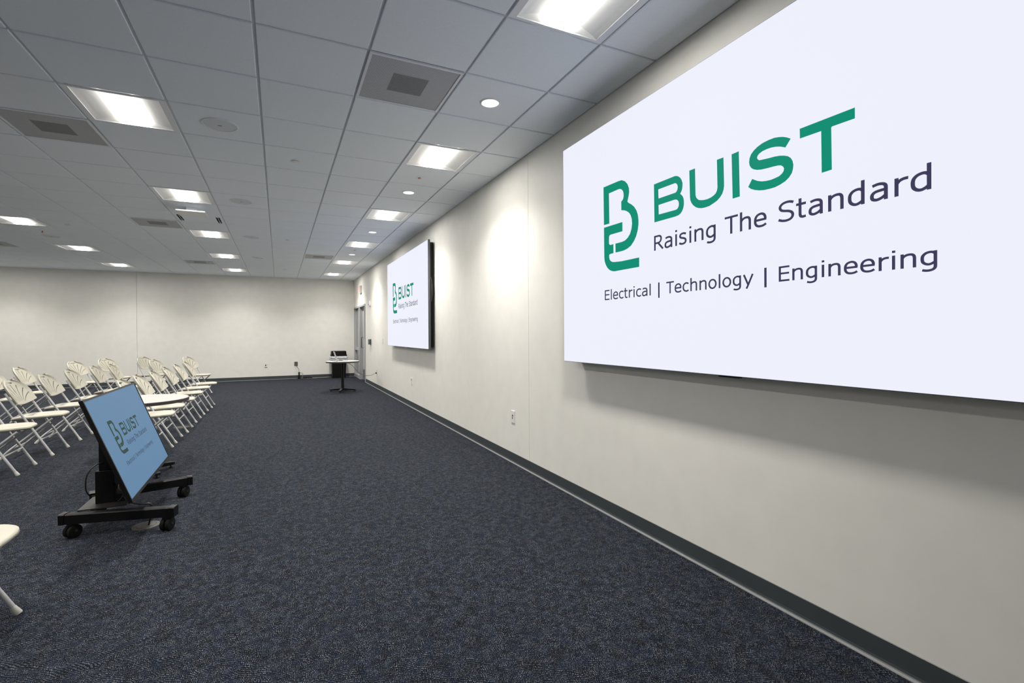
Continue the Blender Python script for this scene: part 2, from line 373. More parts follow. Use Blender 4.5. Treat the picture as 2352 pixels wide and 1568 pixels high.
MB().box((lx0-0.006, gy0-e, gz0-e), (lx0, gy0, gz1+e)).box((lx0-0.006, gy1, gz0-e), (lx0, gy1+e, gz1+e)).box((lx0-0.006, gy0, gz0-e), (lx0, gy1, gz0)).box((lx0-0.006, gy0, gz1), (lx0, gy1, gz1+e)).build('glazing_bead', MT['door_frame'], leaf)
MB().box((lx0-0.003, ly0+0.02, 0.03), (lx0-0.0002, ly1-0.02, 0.30)).build('kick_plate', MT['kick'], leaf)
MB().tube([(lx0, ly1-0.10, 0.92), (lx0-0.05, ly1-0.10, 0.92), (lx0-0.05, ly1-0.10, 1.22), (lx0, ly1-0.10, 1.22)], 0.009, 10).build('pull_handle', MT['dark_metal'], leaf, 40)
# ================================================================== CEILING FIXTURES
def troffer(c, r):
    x, y = gx(c)+T/2, gy(r)+T/2
    root = empty('ceiling_light', (x, y, ZC)); h = T/2-0.008; a = 0.255; b = 0.278
    fr = MB()
    for (x0, y0, x1, y1) in ((-h, -h, -a, h), (a, -h, h, h), (-a, -h, a, -b), (-a, b, a, h)):
        fr.box((x+x0, y+y0, ZC-0.003), (x+x1, y+y1, ZC+0.006))
    fr.build('frame', MT['frame_white'], root)
    lw = 0.098
    rf = MB()
    for sgn in (-1, 1):
        prof = [(a, 0.003), (a-0.03, 0.0125), (a-0.07, 0.022), (a-0.11, 0.030), (lw-0.006, 0.037)]
        for i in range(len(prof)-1):
            (p0, z0), (p1, z1) = prof[i], prof[i+1]
            rf.quad((x+sgn*p0, y-b, ZC+z0), (x+sgn*p1, y-b, ZC+z1), (x+sgn*p1, y+b, ZC+z1), (x+sgn*p0, y+b, ZC+z0))
    for sgn in (-1, 1):
        rf.quad((x-a, y+sgn*b, ZC+0.003), (x+a, y+sgn*b, ZC+0.003), (x+a, y+sgn*(b-0.03), ZC+0.038), (x-a, y+sgn*(b-0.03), ZC+0.038))
    rf.build('reflector', MT['reflector'], root, 60)
    e_ = 0.004
    ln = MB().quad((x-lw, y-b+e_, ZC+0.005), (x+lw, y-b+e_, ZC+0.005), (x+lw, y+b-e_, ZC+0.005), (x-lw, y+b-e_, ZC+0.005)).build('lens', MT['lens'], root)
    sd_ = MB()
    for sgn in (-1, 1): sd_.quad((x+sgn*lw, y-b+e_, ZC+0.005), (x+sgn*lw, y+b-e_, ZC+0.005), (x+sgn*(lw-0.004), y+b-e_, ZC+0.036), (x+sgn*(lw-0.004), y-b+e_, ZC+0.036))
    sd_.build('lens_side', MT['lens_side'], ln)
    for wt, sp in zip(LAMP_WATTS, (176, 122)):
        la = bpy.data.lights.new('lamp', 'AREA'); la.shape = 'RECTANGLE'; la.size = 2*lw; la.size_y = 2*(b-e_)
        la.energy = wt; la.color = (1.0, 0.965, 0.90); la.spread = math.radians(sp)
        lo = bpy.data.objects.new('lamp', la); C.objects.link(lo); lo.parent = root; lo.location = (0, 0, 0.0045)
    MB().box((x-h, y-h, ZC+0.094), (x+h, y+h, ZC+0.098)).build('housing', MT['frame_white'], root)
    return root
light0 = troffer(*LIGHT_TILES[0])
COLNAME = {2: 'row beside the screen wall', -2: 'row above the chair aisle', -6: 'row over the seating at left', -10: 'far left row'}
seen_rows = {2: [-3, 1, 5, 9, 13, 17], -2: [1, 5, 9, 13, 17], -6: [9, 13, 17], -10: [17]}
for i, (c, r) in enumerate(LIGHT_TILES):
    o = light0 if i == 0 else copy_tree(light0)
    o.location = (gx(c)+T/2, gy(r)+T/2, ZC)
    if c in seen_rows and r in seen_rows[c]:
        k = seen_rows[c].index(r); n = len(seen_rows[c])
        if n == 1: lab = 'square ceiling light cut by the left picture edge near the back wall'
        elif k == 0: lab = 'nearest lit square ceiling light in the ' + COLNAME[c]
        elif k == n-1: lab = 'lit square ceiling light by the back wall in the ' + COLNAME[c]
        else: lab = 'lit square ceiling light, %s along the %s' % (ORD[k], COLNAME[c])
        tag(o, lab, 'ceiling light', 'recessed square ceiling lights')
    else:
        tag(o, 'lit square ceiling light outside the picture', 'ceiling light', 'ceiling lights out of frame')
o = copy_tree(light0); o.location = (XW+0.75, 14.3, ZC); tag(o, 'added unseen ceiling light to brighten the corridor behind the door', 'ceiling light')  # unseen lamp added to brighten the view through the door glass
def vent(c, r):
    x, y = gx(c)+T/2, gy(r)+T/2; h = T/2-0.008; root = empty('ceiling_vent', (x, y, ZC))
    fr = MB(); a = h-0.016
    for (x0, y0, x1, y1) in ((-h, -h, -a, h), (a, -h, h, h), (-a, -h, a, -a), (-a, a, a, h)): fr.box((x+x0, y+y0, ZC-0.003), (x+x1, y+y1, ZC+0.008))
    fr.build('frame', MT['frame_white'], root)
    q = 0.118; fc = MB()
    for (x0, y0, x1, y1) in ((-a, -a, -q, a), (q, -a, a, a), (-q, -a, q, -q), (-q, q, q, a)): fc.box((x+x0, y+y0, ZC+0.001), (x+x1, y+y1, ZC+0.004))
    fc.build('perforated_face', MT['vent_face'], root)
    MB().box((x-q, y-q, ZC+0.0012), (x+q, y+q, ZC+0.0038)).build('duct_neck', MT['vent_neck'], root)
    MB().box((x-h, y-h, ZC+0.05), (x+h, y+h, ZC+0.055)).build('back_pan', MT['slab'], root)
    return root
VL = ['grey perforated ceiling vent nearest the camera, left of the round downlight', 'dim perforated ceiling vent touching the nearest light above the aisle',
      'perforated ceiling vent beside the hanging ceiling plate', 'perforated ceiling vent closest to the back wall left of the aisle lights', 'perforated ceiling vent far down the room left of the screen wall lights',
      'dark ceiling vent at the left picture edge over the seating']
v0 = vent(*VENT_TILES[0])
for i, (c, r) in enumerate(VENT_TILES):
    o = v0 if i == 0 else copy_tree(v0); o.location = (gx(c)+T/2, gy(r)+T/2, ZC); tag(o, VL[i], 'vent', 'perforated ceiling vents')
def speaker(c, r):
    x, y = gx(c+.5), gy(r+.5); root = empty('ceiling_speaker', (x, y, ZC))
    MB().lathe([(0.132, 0.0), (0.132, -0.003), (0.128, -0.006), (0.120, -0.006), (0.119, -0.003)], (x, y, ZC), 40, caps=False).build('rim', MT['frame_white'], root, 40)
    MB().lathe([(0.119, -0.0031), (0.06, -0.0062), (0.001, -0.0072)], (x, y, ZC), 40, caps=False).build('grille', MT['speaker'], root, 40)
    MB().box((x-0.014, y-0.004, ZC-0.0080), (x+0.014, y+0.004, ZC-0.0068)).build('badge', MT['slot'], root)
    return root
sp0 = speaker(-1, 1)
SPK = [(-1, 1), (-1, 5), (-1, 9), (-1, 13), (-6, 11)]
SL = ['round white ceiling speaker nearest the camera beside the closest aisle light', 'round white ceiling speaker, second from the camera beside the hanging plate', 'round white ceiling speaker, third from the camera',
      'faint round ceiling speaker farthest along beside the aisle lights', 'faint round ceiling speaker over the seating at left']
for i, (c, r) in enumerate(SPK):
    o = sp0 if i == 0 else copy_tree(sp0); o.location = (gx(c+.5), gy(r+.5), ZC); tag(o, SL[i], 'speaker', 'round ceiling speakers')
def downlight(c, r):
    x, y = gx(c+.5), gy(r+.5); root = empty('downlight', (x, y, ZC))
    MB().lathe([(0.076, 0.0), (0.076, -0.003), (0.070, -0.006), (0.063, -0.005), (0.062, -0.001)], (x, y, ZC), 36, caps=False).build('trim_ring', MT['frame_white'], root, 40)
    MB().lathe([(0.062, -0.0022), (0.001, -0.0024)], (x, y, ZC), 36, caps=False).build('lens', MT['spot'], root)
    la = bpy.data.lights.new('lamp', 'AREA'); la.shape = 'DISK'; la.size = 0.11
    la.energy = SPOT_WATTS; la.color = (1.0, 0.90, 0.77); la.spread = math.radians(120)
    lo = bpy.data.objects.new('lamp', la); C.objects.link(lo); lo.parent = root; lo.location = (0, 0, -0.004)
    return root
dl0 = downlight(2, -1)
for i, (c, r) in enumerate([(2, -1), (2, 3), (2, 7), (2, 11)]):
    o = dl0 if i == 0 else copy_tree(dl0); o.location = (gx(c+.5), gy(r+.5), ZC)
    tag(o, ['lit round downlight nearest the camera beside the perforated vent', 'lit round downlight, second from the camera along the screen wall', 'lit round downlight, third from the camera along the screen wall', 'lit round downlight farthest from the camera along the screen wall'][i], 'downlight', 'round downlights along the screen wall')
for i, (c, r) in enumerate([(0, 2), (0, 9), (0, 16), (-5, 9)]):
    x, y = gx(c+.45), gy(r+.55); root = empty('sprinkler_cover', (x, y, ZC))
    MB().lathe([(0.034, 0.0), (0.034, -0.0052)], (x, y, ZC), 24, caps=False).build('collar', MT['slot'] if i < 0 else MT['tee'], root)
    MB().lathe([(0.042, -0.0053), (0.042, -0.0075), (0.039, -0.009)], (x, y, ZC), 28).build('cover_disc', MT['plate'], root, 40)
    tag(root, ['flat round sprinkler cover nearest the camera in the plain tiles', 'flat round sprinkler cover in the plain tiles, second from the camera', 'flat round sprinkler cover near the back wall', 'flat round sprinkler cover over the seating at left'][i], 'sprinkler', 'flat sprinkler covers')
x, y = gx(-5.4), gy(10.65); root = empty('ceiling_sprinkler', (x, y, ZC))
MB().lathe([(0.045, 0.0), (0.043, -0.005), (0.015, -0.008)], (x, y, ZC), 24).build('escutcheon', MT['plate'], root, 40)
MB().tube([(x, y, ZC-0.006), (x, y, ZC-0.035)], 0.007, 8).build('bulb', MT['red'], root, 40)
MB().lathe([(0.018, -0.035), (0.018, -0.038)], (x, y, ZC), 12).build('deflector', MT['steel'], root)
tag(root, 'small pendant sprinkler head with red bulb over the left seating', 'sprinkler')
for i, (c, r) in enumerate([(2, 2), (2, 10)]):
    x, y = gx(c+.46), gy(r+.55); root = empty('ceiling_marker', (x, y, ZC))
    MB().box((x-0.036, y-0.046, ZC-0.003), (x+0.036, y+0.046, ZC-0.0002), 0.001).build('card', MT['plate'], root)
    MB().tube([(x+0.012*math.cos(t), y+0.020*math.sin(t), ZC-0.0036) for t in [0.7+i_*0.42 for i_ in range(12)]] , 0.0035, 6).build('red_mark', MT['red'], root)
    MB().box((x-0.002, y-0.004, ZC-0.0042), (x+0.014, y+0.003, ZC-0.0031)).build('red_bar', MT['red'], root)
    tag(root, ['small white ceiling card with red mark behind the second screen wall light', 'tiny white ceiling card far along the screen wall lights'][i], 'sign', 'white ceiling marker cards')
# hanging plate with two side slots
x0, x1, y0, y1 = gx(-2)+0.008, gx(-1)-0.008, gy(6)+0.008, gy(8)-0.008
root = empty('projector_mount', ((x0+x1)/2, (y0+y1)/2, ZC))
sl = (gy(7.28), gy(7.93)); sw = 0.055
b_ = MB().box((x0, y0, ZC), (x1, sl[0], ZC+0.009)).box((x0, sl[1], ZC), (x1, y1, ZC+0.009)).box((x0+0.03+sw, sl[0], ZC), (x1-0.03-sw, sl[1], ZC+0.009)).box((x0, sl[0], ZC), (x0+0.03, sl[1], ZC+0.009)).box((x1-0.03, sl[0], ZC), (x1, sl[1], ZC+0.009))
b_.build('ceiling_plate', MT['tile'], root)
for a in (x0+0.03, x1-0.03-sw):
    s_ = MB().box((a, sl[0], ZC+0.030), (a+sw, sl[1], ZC+0.036)).build('slot', MT['slot'], root)
    MB().box((a+sw*0.45, sl[0], ZC+0.002), (a+sw*0.55, sl[1], ZC+0.008)).build('slot_bar', MT['tee'], s_)
cx, cy = gx(-1.50), gy(6.52)
MB().box((cx-0.06, cy-0.06, ZC-0.062), (cx+0.06, cy+0.06, ZC-0.0005)).build('stem', MT['frame_white'], root)
hp = MB().box((cx-0.165, cy-0.165, ZC-0.080), (cx+0.165, cy+0.165, ZC-0.062), 0.004).build('hanging_plate', MT['plate'], root)
tag(root, 'white square plate hanging below a slotted ceiling panel', 'ceiling mount')
# ================================================================== SCREENS
# logo outlines: s runs along the screen from its left edge, t up from its bottom edge, both in screen widths
EMBLEM_TOP=[(0.1742,0.4101),(0.2278,0.4091),(0.2392,0.4081),(0.2503,0.4027),(0.2591,0.3936),(0.2635,0.3838),(0.2641,0.3751),(0.2621,0.3670),(0.2594,0.3599),(0.2584,0.3572),(0.2594,0.3549),(0.2631,0.3522),(0.2719,0.3468),(0.2803,0.3397),(0.2874,0.3303),(0.2914,0.3202),(0.2931,0.3088),(0.2931,0.3007),(0.2907,0.2886),(0.2860,0.2774),(0.2786,0.2677),(0.2692,0.2599),(0.2581,0.2556),(0.2470,0.2535),(0.2359,0.2529),(0.2170,0.2532),(0.2167,0.2731),(0.2396,0.2731),(0.2497,0.2744),(0.2584,0.2785),(0.2662,0.2855),(0.2709,0.2953),(0.2729,0.3061),(0.2719,0.3162),(0.2685,0.3249),(0.2631,0.3316),(0.2554,0.3367),(0.2476,0.3401),(0.2399,0.3421),(0.2375,0.3431),(0.2375,0.3616),(0.2412,0.3633),(0.2443,0.3667),(0.2456,0.3707),(0.2456,0.3758),(0.2443,0.3815),(0.2409,0.3862),(0.2359,0.3896),(0.2311,0.3909),(0.2278,0.3912),(0.1944,0.3909),(0.1955,0.3222),(0.1753,0.3229)]
EMBLEM_LOW=[(0.1753,0.3168),(0.2412,0.3162),(0.2412,0.2960),(0.1998,0.2963),(0.1961,0.2953),(0.1941,0.2926),(0.1938,0.2788),(0.1944,0.2758),(0.1978,0.2734),(0.2022,0.2731),(0.2096,0.2734),(0.2099,0.2529),(0.1995,0.2529),(0.1958,0.2522),(0.1944,0.2505),(0.1944,0.2461),(0.1958,0.2407),(0.1998,0.2367),(0.2052,0.2340),(0.2126,0.2327),(0.2221,0.2320),(0.2379,0.2310),(0.2948,0.2310),(0.2948,0.2114),(0.2194,0.2118),(0.2123,0.2118),(0.2039,0.2135),(0.1955,0.2168),(0.1870,0.2232),(0.1810,0.2313),(0.1773,0.2394),(0.1759,0.2488)]
LB=[(0.3392,0.3704),(0.3951,0.3704),(0.3998,0.3694),(0.4045,0.3670),(0.4089,0.3633),(0.4123,0.3582),(0.4146,0.3519),(0.4143,0.3461),(0.4136,0.3414),(0.4116,0.3370),(0.4086,0.3333),(0.4109,0.3313),(0.4143,0.3279),(0.4167,0.3232),(0.4177,0.3172),(0.4177,0.3111),(0.4163,0.3054),(0.4136,0.3003),(0.4093,0.2963),(0.4039,0.2943),(0.3958,0.2936),(0.3402,0.2943)]
LB1=[(0.3513,0.3572),(0.3941,0.3569),(0.3968,0.3566),(0.3995,0.3549),(0.4019,0.3515),(0.4025,0.3478),(0.4019,0.3438),(0.3998,0.3404),(0.3968,0.3387),(0.3928,0.3387),(0.3520,0.3391)]
LB2=[(0.3520,0.3263),(0.3948,0.3259),(0.3981,0.3253),(0.4015,0.3236),(0.4042,0.3205),(0.4052,0.3165),(0.4049,0.3121),(0.4029,0.3084),(0.3998,0.3064),(0.3955,0.3061),(0.3524,0.3074)]
LU=[(0.4308,0.3697),(0.4443,0.3697),(0.4453,0.3215),(0.4463,0.3175),(0.4490,0.3138),(0.4524,0.3108),(0.4574,0.3091),(0.4645,0.3077),(0.4722,0.3074),(0.4796,0.3084),(0.4854,0.3104),(0.4897,0.3131),(0.4921,0.3172),(0.4931,0.3219),(0.4921,0.3694),(0.5056,0.3690),(0.5066,0.3279),(0.5066,0.3202),(0.5056,0.3145),(0.5029,0.3084),(0.4985,0.3037),(0.4921,0.2993),(0.4843,0.2966),(0.4759,0.2943),(0.4662,0.2939),(0.4584,0.2946),(0.4513,0.2966),(0.4453,0.2997),(0.4396,0.3044),(0.4355,0.3098),(0.4328,0.3158),(0.4322,0.3215)]
LS=[(0.6234,0.3572),(0.6173,0.3613),(0.6113,0.3643),(0.6052,0.3663),(0.5971,0.3680),(0.5877,0.3680),(0.5779,0.3670),(0.5692,0.3643),(0.5625,0.3606),(0.5577,0.3562),(0.5551,0.3505),(0.5544,0.3441),(0.5554,0.3394),(0.5581,0.3347),(0.5628,0.3310),(0.5689,0.3283),(0.5766,0.3266),(0.5864,0.3256),(0.5968,0.3249),(0.6032,0.3242),(0.6082,0.3229),(0.6116,0.3199),(0.6130,0.3168),(0.6123,0.3131),(0.6096,0.3101),(0.6052,0.3077),(0.5988,0.3067),(0.5918,0.3061),(0.5840,0.3067),(0.5766,0.3081),(0.5689,0.3111),(0.5598,0.3168),(0.5527,0.3061),(0.5574,0.3017),(0.5645,0.2980),(0.5722,0.2953),(0.5800,0.2936),(0.5894,0.2929),(0.5988,0.2929),(0.6072,0.2946),(0.6150,0.2973),(0.6210,0.3013),(0.6251,0.3064),(0.6268,0.3118),(0.6274,0.3178),(0.6261,0.3239),(0.6234,0.3290),(0.6190,0.3330),(0.6133,0.3357),(0.6062,0.3380),(0.5981,0.3394),(0.5864,0.3404),(0.5756,0.3418),(0.5722,0.3424),(0.5695,0.3448),(0.5685,0.3475),(0.5695,0.3502),(0.5722,0.3525),(0.5779,0.3545),(0.5854,0.3552),(0.5928,0.3549),(0.6002,0.3535),(0.6072,0.3512),(0.6153,0.3471)]
LT=[(0.6369,0.3663),(0.7103,0.3657),(0.7103,0.3515),(0.6816,0.3522),(0.6806,0.3512),(0.6813,0.2939),(0.6678,0.2936),(0.6672,0.3515),(0.6372,0.3522)]
LI=[(0.5217,0.3687),(0.5355,0.3690),(0.5372,0.2949),(0.5234,0.2949)]

def cur(*p): return spline([(x, y, 0) for x, y in p], 5)
def lin(*p): return [Vector((x, y, 0)) for x, y in p]
ST, BR = 0.0710, 0.0610                    # half widths of stems and bars, cap height = 1
_arch = lambda w: cur((ST, .52), (.14, .615), (.26, .680), (.38, .697), (.49, .680), (w-.10, .620), (w-ST-.004, .53), (w-ST, .42)) + lin((w-ST, 0))
_bowl = lambda w, y0: cur((w-ST, .600), (.50, .675), (.38, .697), (.22, .655), (.105, .540), (ST+.004, .375+y0/2), (.10, .200+y0*.7), (.20, .090+y0), (.33, .050+y0), (.46, .085+y0), (w-ST, .170+y0))
# glyph: (advance, left bearing, strokes)
GL = {
 'i': (.377, .120, [lin((ST, 0), (ST, .750))], [(0, .890, 2*ST+.006, 1.015)]),
 'l': (.377, .120, [lin((ST, 0), (ST, 1.045))], []),
 'T': (.848, .010, [lin((0, 1-BR), (.828, 1-BR)), lin((.414, 0), (.414, 1-BR))], []),
 'E': (.870, .115, [lin((ST, 0), (ST, 1)), lin((ST, BR), (.690, BR)), lin((ST, .525), (.670, .525)), lin((ST, 1-BR), (.690, 1-BR))], []),
 'h': (.870, .110, [lin((ST, 0), (ST, 1.045)), _arch(.655)], []),
 'n': (.870, .110, [lin((ST, 0), (ST, .750)), _arch(.655)], []),
 'r': (.587, .110, [lin((ST, 0), (ST, .750)), cur((ST, .50), (.15, .600), (.26, .655), (.37, .672), (.465, .668))], []),
 'a': (.826, .060, [cur((.09, .655), (.24, .692), (.37, .695), (.50, .660), (.565, .590), (.578, .490)) + lin((.578, 0)), cur((.578, .428), (.42, .420), (.22, .395), (.105, .325), (ST+.002, .215), (.095, .110), (.18, .058), (.29, .050), (.44, .100), (.578, .195))], []),
 's': (.717, .045, [cur((.535, .640), (.40, .690), (.27, .698), (.135, .660), (.080, .560), (.110, .480), (.21, .430), (.34, .395), (.47, .330), (.515, .215), (.465, .105), (.36, .058), (.23, .050), (.11, .080), (.015, .130))], []),
 'S': (.940, .055, [cur((.770, .880), (.62, .940), (.43, .958), (.23, .915), (.105, .800), (.105, .680), (.18, .590), (.32, .540), (.51, .495), (.67, .415), (.735, .290), (.700, .155), (.58, .070), (.40, .042), (.20, .070), (.015, .145))], []),
 'e': (.819, .060, [lin((ST, .385), (.690, .385)), cur((.632, .385), (.622, .510), (.570, .620), (.48, .682), (.36, .700), (.20, .650), (.100, .530), (ST+.002, .380), (.085, .235), (.150, .125), (.25, .068), (.39, .050), (.54, .070), (.675, .135))], []),
 'c': (.717, .060, [cur((.600, .635), (.47, .688), (.36, .700), (.20, .650), (.100, .530), (ST+.002, .375), (.100, .215), (.20, .100), (.36, .050), (.47, .060), (.600, .115))], []),
 'o': (.835, .060, [[Vector((.358+.294*math.cos(2*math.pi*k/28), .375+.325*math.sin(2*math.pi*k/28), 0)) for k in range(29)]], []),
 'd': (.857, .060, [lin((.660-ST, 0), (.660-ST, 1.045)), _bowl(.660, 0)], []),
 'g': (.857, .060, [lin((.660-ST, .750), (.660-ST, .020))[:1] + cur((.660-ST, .060), (.580, -.085), (.51, -.180), (.37, -.228), (.22, -.226), (.075, -.190)), _bowl(.660, .030)], []),
 't': (.542, .015, [lin((.190, .965), (.190, .300)) + cur((.190, .190), (.225, .095), (.32, .055), (.465, .068)), lin((0, .750-BR), (.470, .750-BR))], []),
 'y': (.814, .010, [lin((.068, .750), (.395, .020)), lin((.730, .750), (.395, .020), (.265, -.240))], []),
 'R': (.956, .115, [lin((ST, 0), (ST, 1)), lin((ST, 1-BR), (.30, 1-BR)) + cur((.36, .944), (.51, .915), (.600, .830), (.610, .720), (.570, .590), (.46, .505), (.34, .480)) + lin((ST, .478)), lin((.36, .470), (.770, .030))], []),
}
def ribbon(p):
    out = []
    for i in range(len(p)):
        a, b = p[max(i-1, 0)], p[min(i+1, len(p)-1)]; d = (b-a)
        if i == len(p)-1 and (p[0]-p[-1]).length < 1e-4: d = p[1]-p[-2]
        if i == 0 and (p[0]-p[-1]).length < 1e-4: d = p[1]-p[-2]
        d.normalize(); n = Vector((-d.y*ST, d.x*BR, 0)); out.append((p[i]+n, p[i]-n))
    vs = [v for q in out for v in q]; fs = [(2*i, 2*i+1, 2*i+3, 2*i+2) for i in range(len(out)-1)]
    return vs, fs
def text_mesh(txt, s0, s1, base, cap, fn):
    V, Fs = [], []; x = 0
    for ch in txt:
        adv, lsb, strokes, rects = GL[ch]
        for st_ in strokes:
            v, f = ribbon(st_); n = len(V); V += [(q.x+x+lsb, q.y) for q in v]; Fs += [tuple(i+n for i in g) for g in f]
        for a, b_, c_, d_ in rects:
            n = len(V); V += [(a+x+lsb, b_), (c_+x+lsb, b_), (c_+x+lsb, d_), (a+x+lsb, d_)]; Fs.append((n, n+1, n+2, n+3))
        x += adv
    a, b = min(q[0] for q in V), max(q[0] for q in V)
    return [fn(s0+(q[0]-a)/(b-a)*(s1-s0), base+q[1]*cap) for q in V], Fs
LINE1 = [('Raising', .3390, .4891), ('The', .5076, .5847), ('Standard', .6032, .7914)]
LINE2 = [('Electrical', .1773, .3288), ('Technology', .3719, .5618), ('Engineering', .6042, .7968)]
def logo(fn, parent, green, navy):
    for l in (EMBLEM_TOP, EMBLEM_LOW): fill([l], fn).build('emblem_piece', green, parent)
    for loops in ([LB, LB1, LB2], [LU], [LI], [LS], [LT]): fill(loops, fn).build('name_letter', green, parent)
    for t_, a, b in LINE1: MB().add(*text_mesh(t_, a, b, .2376, .0296, fn)).build('slogan_word', navy, parent)
    for t_, a, b in LINE2: MB().add(*text_mesh(t_, a, b, .1492, .0229, fn)).build('trade_word', navy, parent)
    for a, b in ((.3497, .3538), (.5803, .5843)):
        MB().add([fn(a, .1428), fn(b, .1428), fn(b, .1732), fn(a, .1732)], [(0, 1, 2, 3)]).build('divider_bar', navy, parent)
SW, SH, SZ, SD = 2.97, 1.647, 1.085, 0.11
def wall_screen(yl, sz, label, cable):
    root = empty('wall_screen', (XW, yl-SW/2, sz)); xf = XW-SD
    MB().box((xf+0.001, yl-SW, sz), (xf+0.036, yl, sz+SH), 0.002).build('edge_frame', MT['bezel'], root)
    face = MB().quad((xf, yl-0.003, sz+0.003), (xf, yl-SW+0.003, sz+0.003), (xf, yl-SW+0.003, sz+SH-0.003), (xf, yl-0.003, sz+SH-0.003)).build('display_face', MT['led_white'], root)
    logo(lambda s, t: (xf-0.0012, yl-s*SW, sz+t*SW), face, MT['led_green'], MT['led_navy'])
    MB().box((xf+0.0362, yl-SW+0.055, sz+0.030), (XW-0.012, yl-0.055, sz+SH-0.030)).build('rear_cabinet', MT['black'], root)
    MB().box((XW-0.012, yl-SW+0.3, sz+0.25), (XW-0.0002, yl-0.3, sz+0.35)).box((XW-0.012, yl-SW+0.3, sz+SH-0.35), (XW-0.0002, yl-0.3, sz+SH-0.25)).build('wall_bracket', MT['black'], root)
    cy = yl-0.5*SW
    MB().box((xf+0.045, cy-0.06, sz-0.012), (xf+0.075, cy+0.06, sz+0.0298), 0.002).build('sensor_box', MT['black_gloss'], root)
    if cable:
        ye = yl-SW+0.055
        MB().tube(spline([(xf+0.06, ye, sz+SH*0.66), (xf+0.062, ye-0.035, sz+SH*0.62), (xf+0.062, ye-0.05, sz+SH*0.55), (xf+0.062, ye-0.035, sz+SH*0.48), (xf+0.06, ye, sz+SH*0.44)], 6), 0.005, 6).build('cable_loop', MT['grey_cable'], root, 60)
    tag(root, label, 'screen', 'large white logo screens on the wall')
    return root
wall_screen(3.2325, SZ, 'huge white wall screen with green logo nearest the camera', False)
wall_screen(9.985, 1.075, 'smaller looking white wall screen with green logo near the door', True)
# ================================================================== FOLDING CHAIRS
BX, BZ = -0.46, 0.83                       # top of the slanted back posts
def post(z): return BX*z/BZ
def foot_cap(m, p, d):
    p = Vector(p); d = Vector(d).normalized(); m.tube([p, p+d*0.006, p+d*0.022, p+d*0.042], [0.0155, 0.0175, 0.0150, 0.0125], 10)
def backrest_mesh():
    L = math.hypot(BX, BZ); ux, uz = BX/L, BZ/L; nx, nz = uz, -ux
    base_z = 0.575; hgt = 0.285; NU, NV = 150, 92; HW = 0.224
    def half(v): return HW*(0.97+0.03*min(1, v/0.3)) if v < 0.34 else HW*math.sqrt(max(0.0, 1-((v-0.34)/0.66)**2.3))
    def pt(u, v):
        w = half(v); y = u*w; s = v*hgt - 0.016*(1-u*u)*max(0, 1-v*2)
        e = abs(y)/HW
        f = 0.030*e*e + (0.016*max(0, (abs(u)-0.88)/0.12) if v < 0.97 else 0)
        x0 = BX*base_z/BZ + ux*s; z0 = base_z + uz*s
        return y, s, (x0+nx*(f+0.002), y, z0+nz*(f+0.002))
    bm = bmesh.new(); g = []
    for j in range(NV+1):
        v = j/NV; v = 1-(1-v)**1.35 if v > 0 else 0; v = min(v, 0.9985)
        g.append([(bm.verts.new(pt(-1+2*i/NU, v)[2]), pt(-1+2*i/NU, v)[:2]) for i in range(NU+1)])
    SL = [math.radians(a) for a in (-50, -34, -17, 0, 17, 34, 50)]
    FY = -0.085
    def hole(y, s):
        if abs(s-0.247) < 0.010*math.sqrt(max(0, 1-(y/0.062)**2)) and abs(y) < 0.062: return True
        r = math.hypot(y, s-FY); a = math.atan2(y, s-FY)
        for k in SL:
            bend = k*(0.62+0.38*min(1, (r-0.10)/0.2))
            top = 0.312 if abs(k) < 0.4 else (0.302 if abs(k) < 0.7 else 0.272)
            wd = 0.0028 + 0.0030*max(0, (r-0.12)/0.17)
            if 0.115 < r < top and abs(a-bend)*r < wd: return True
        return False
    for j in range(NV):
        for i in range(NU):
            q = [g[j][i], g[j][i+1], g[j+1][i+1], g[j+1][i]]
            if hole(sum(p[1][0] for p in q)/4, sum(p[1][1] for p in q)/4): continue
            bm.faces.new([p[0] for p in q])
    for v in [v for v in bm.verts if not v.link_faces]: bm.verts.remove(v)
    bmesh.ops.recalc_face_normals(bm, faces=bm.faces[:])
    bmesh.ops.solidify(bm, geom=bm.faces[:], thickness=0.013)
    return MB().bm(bm)
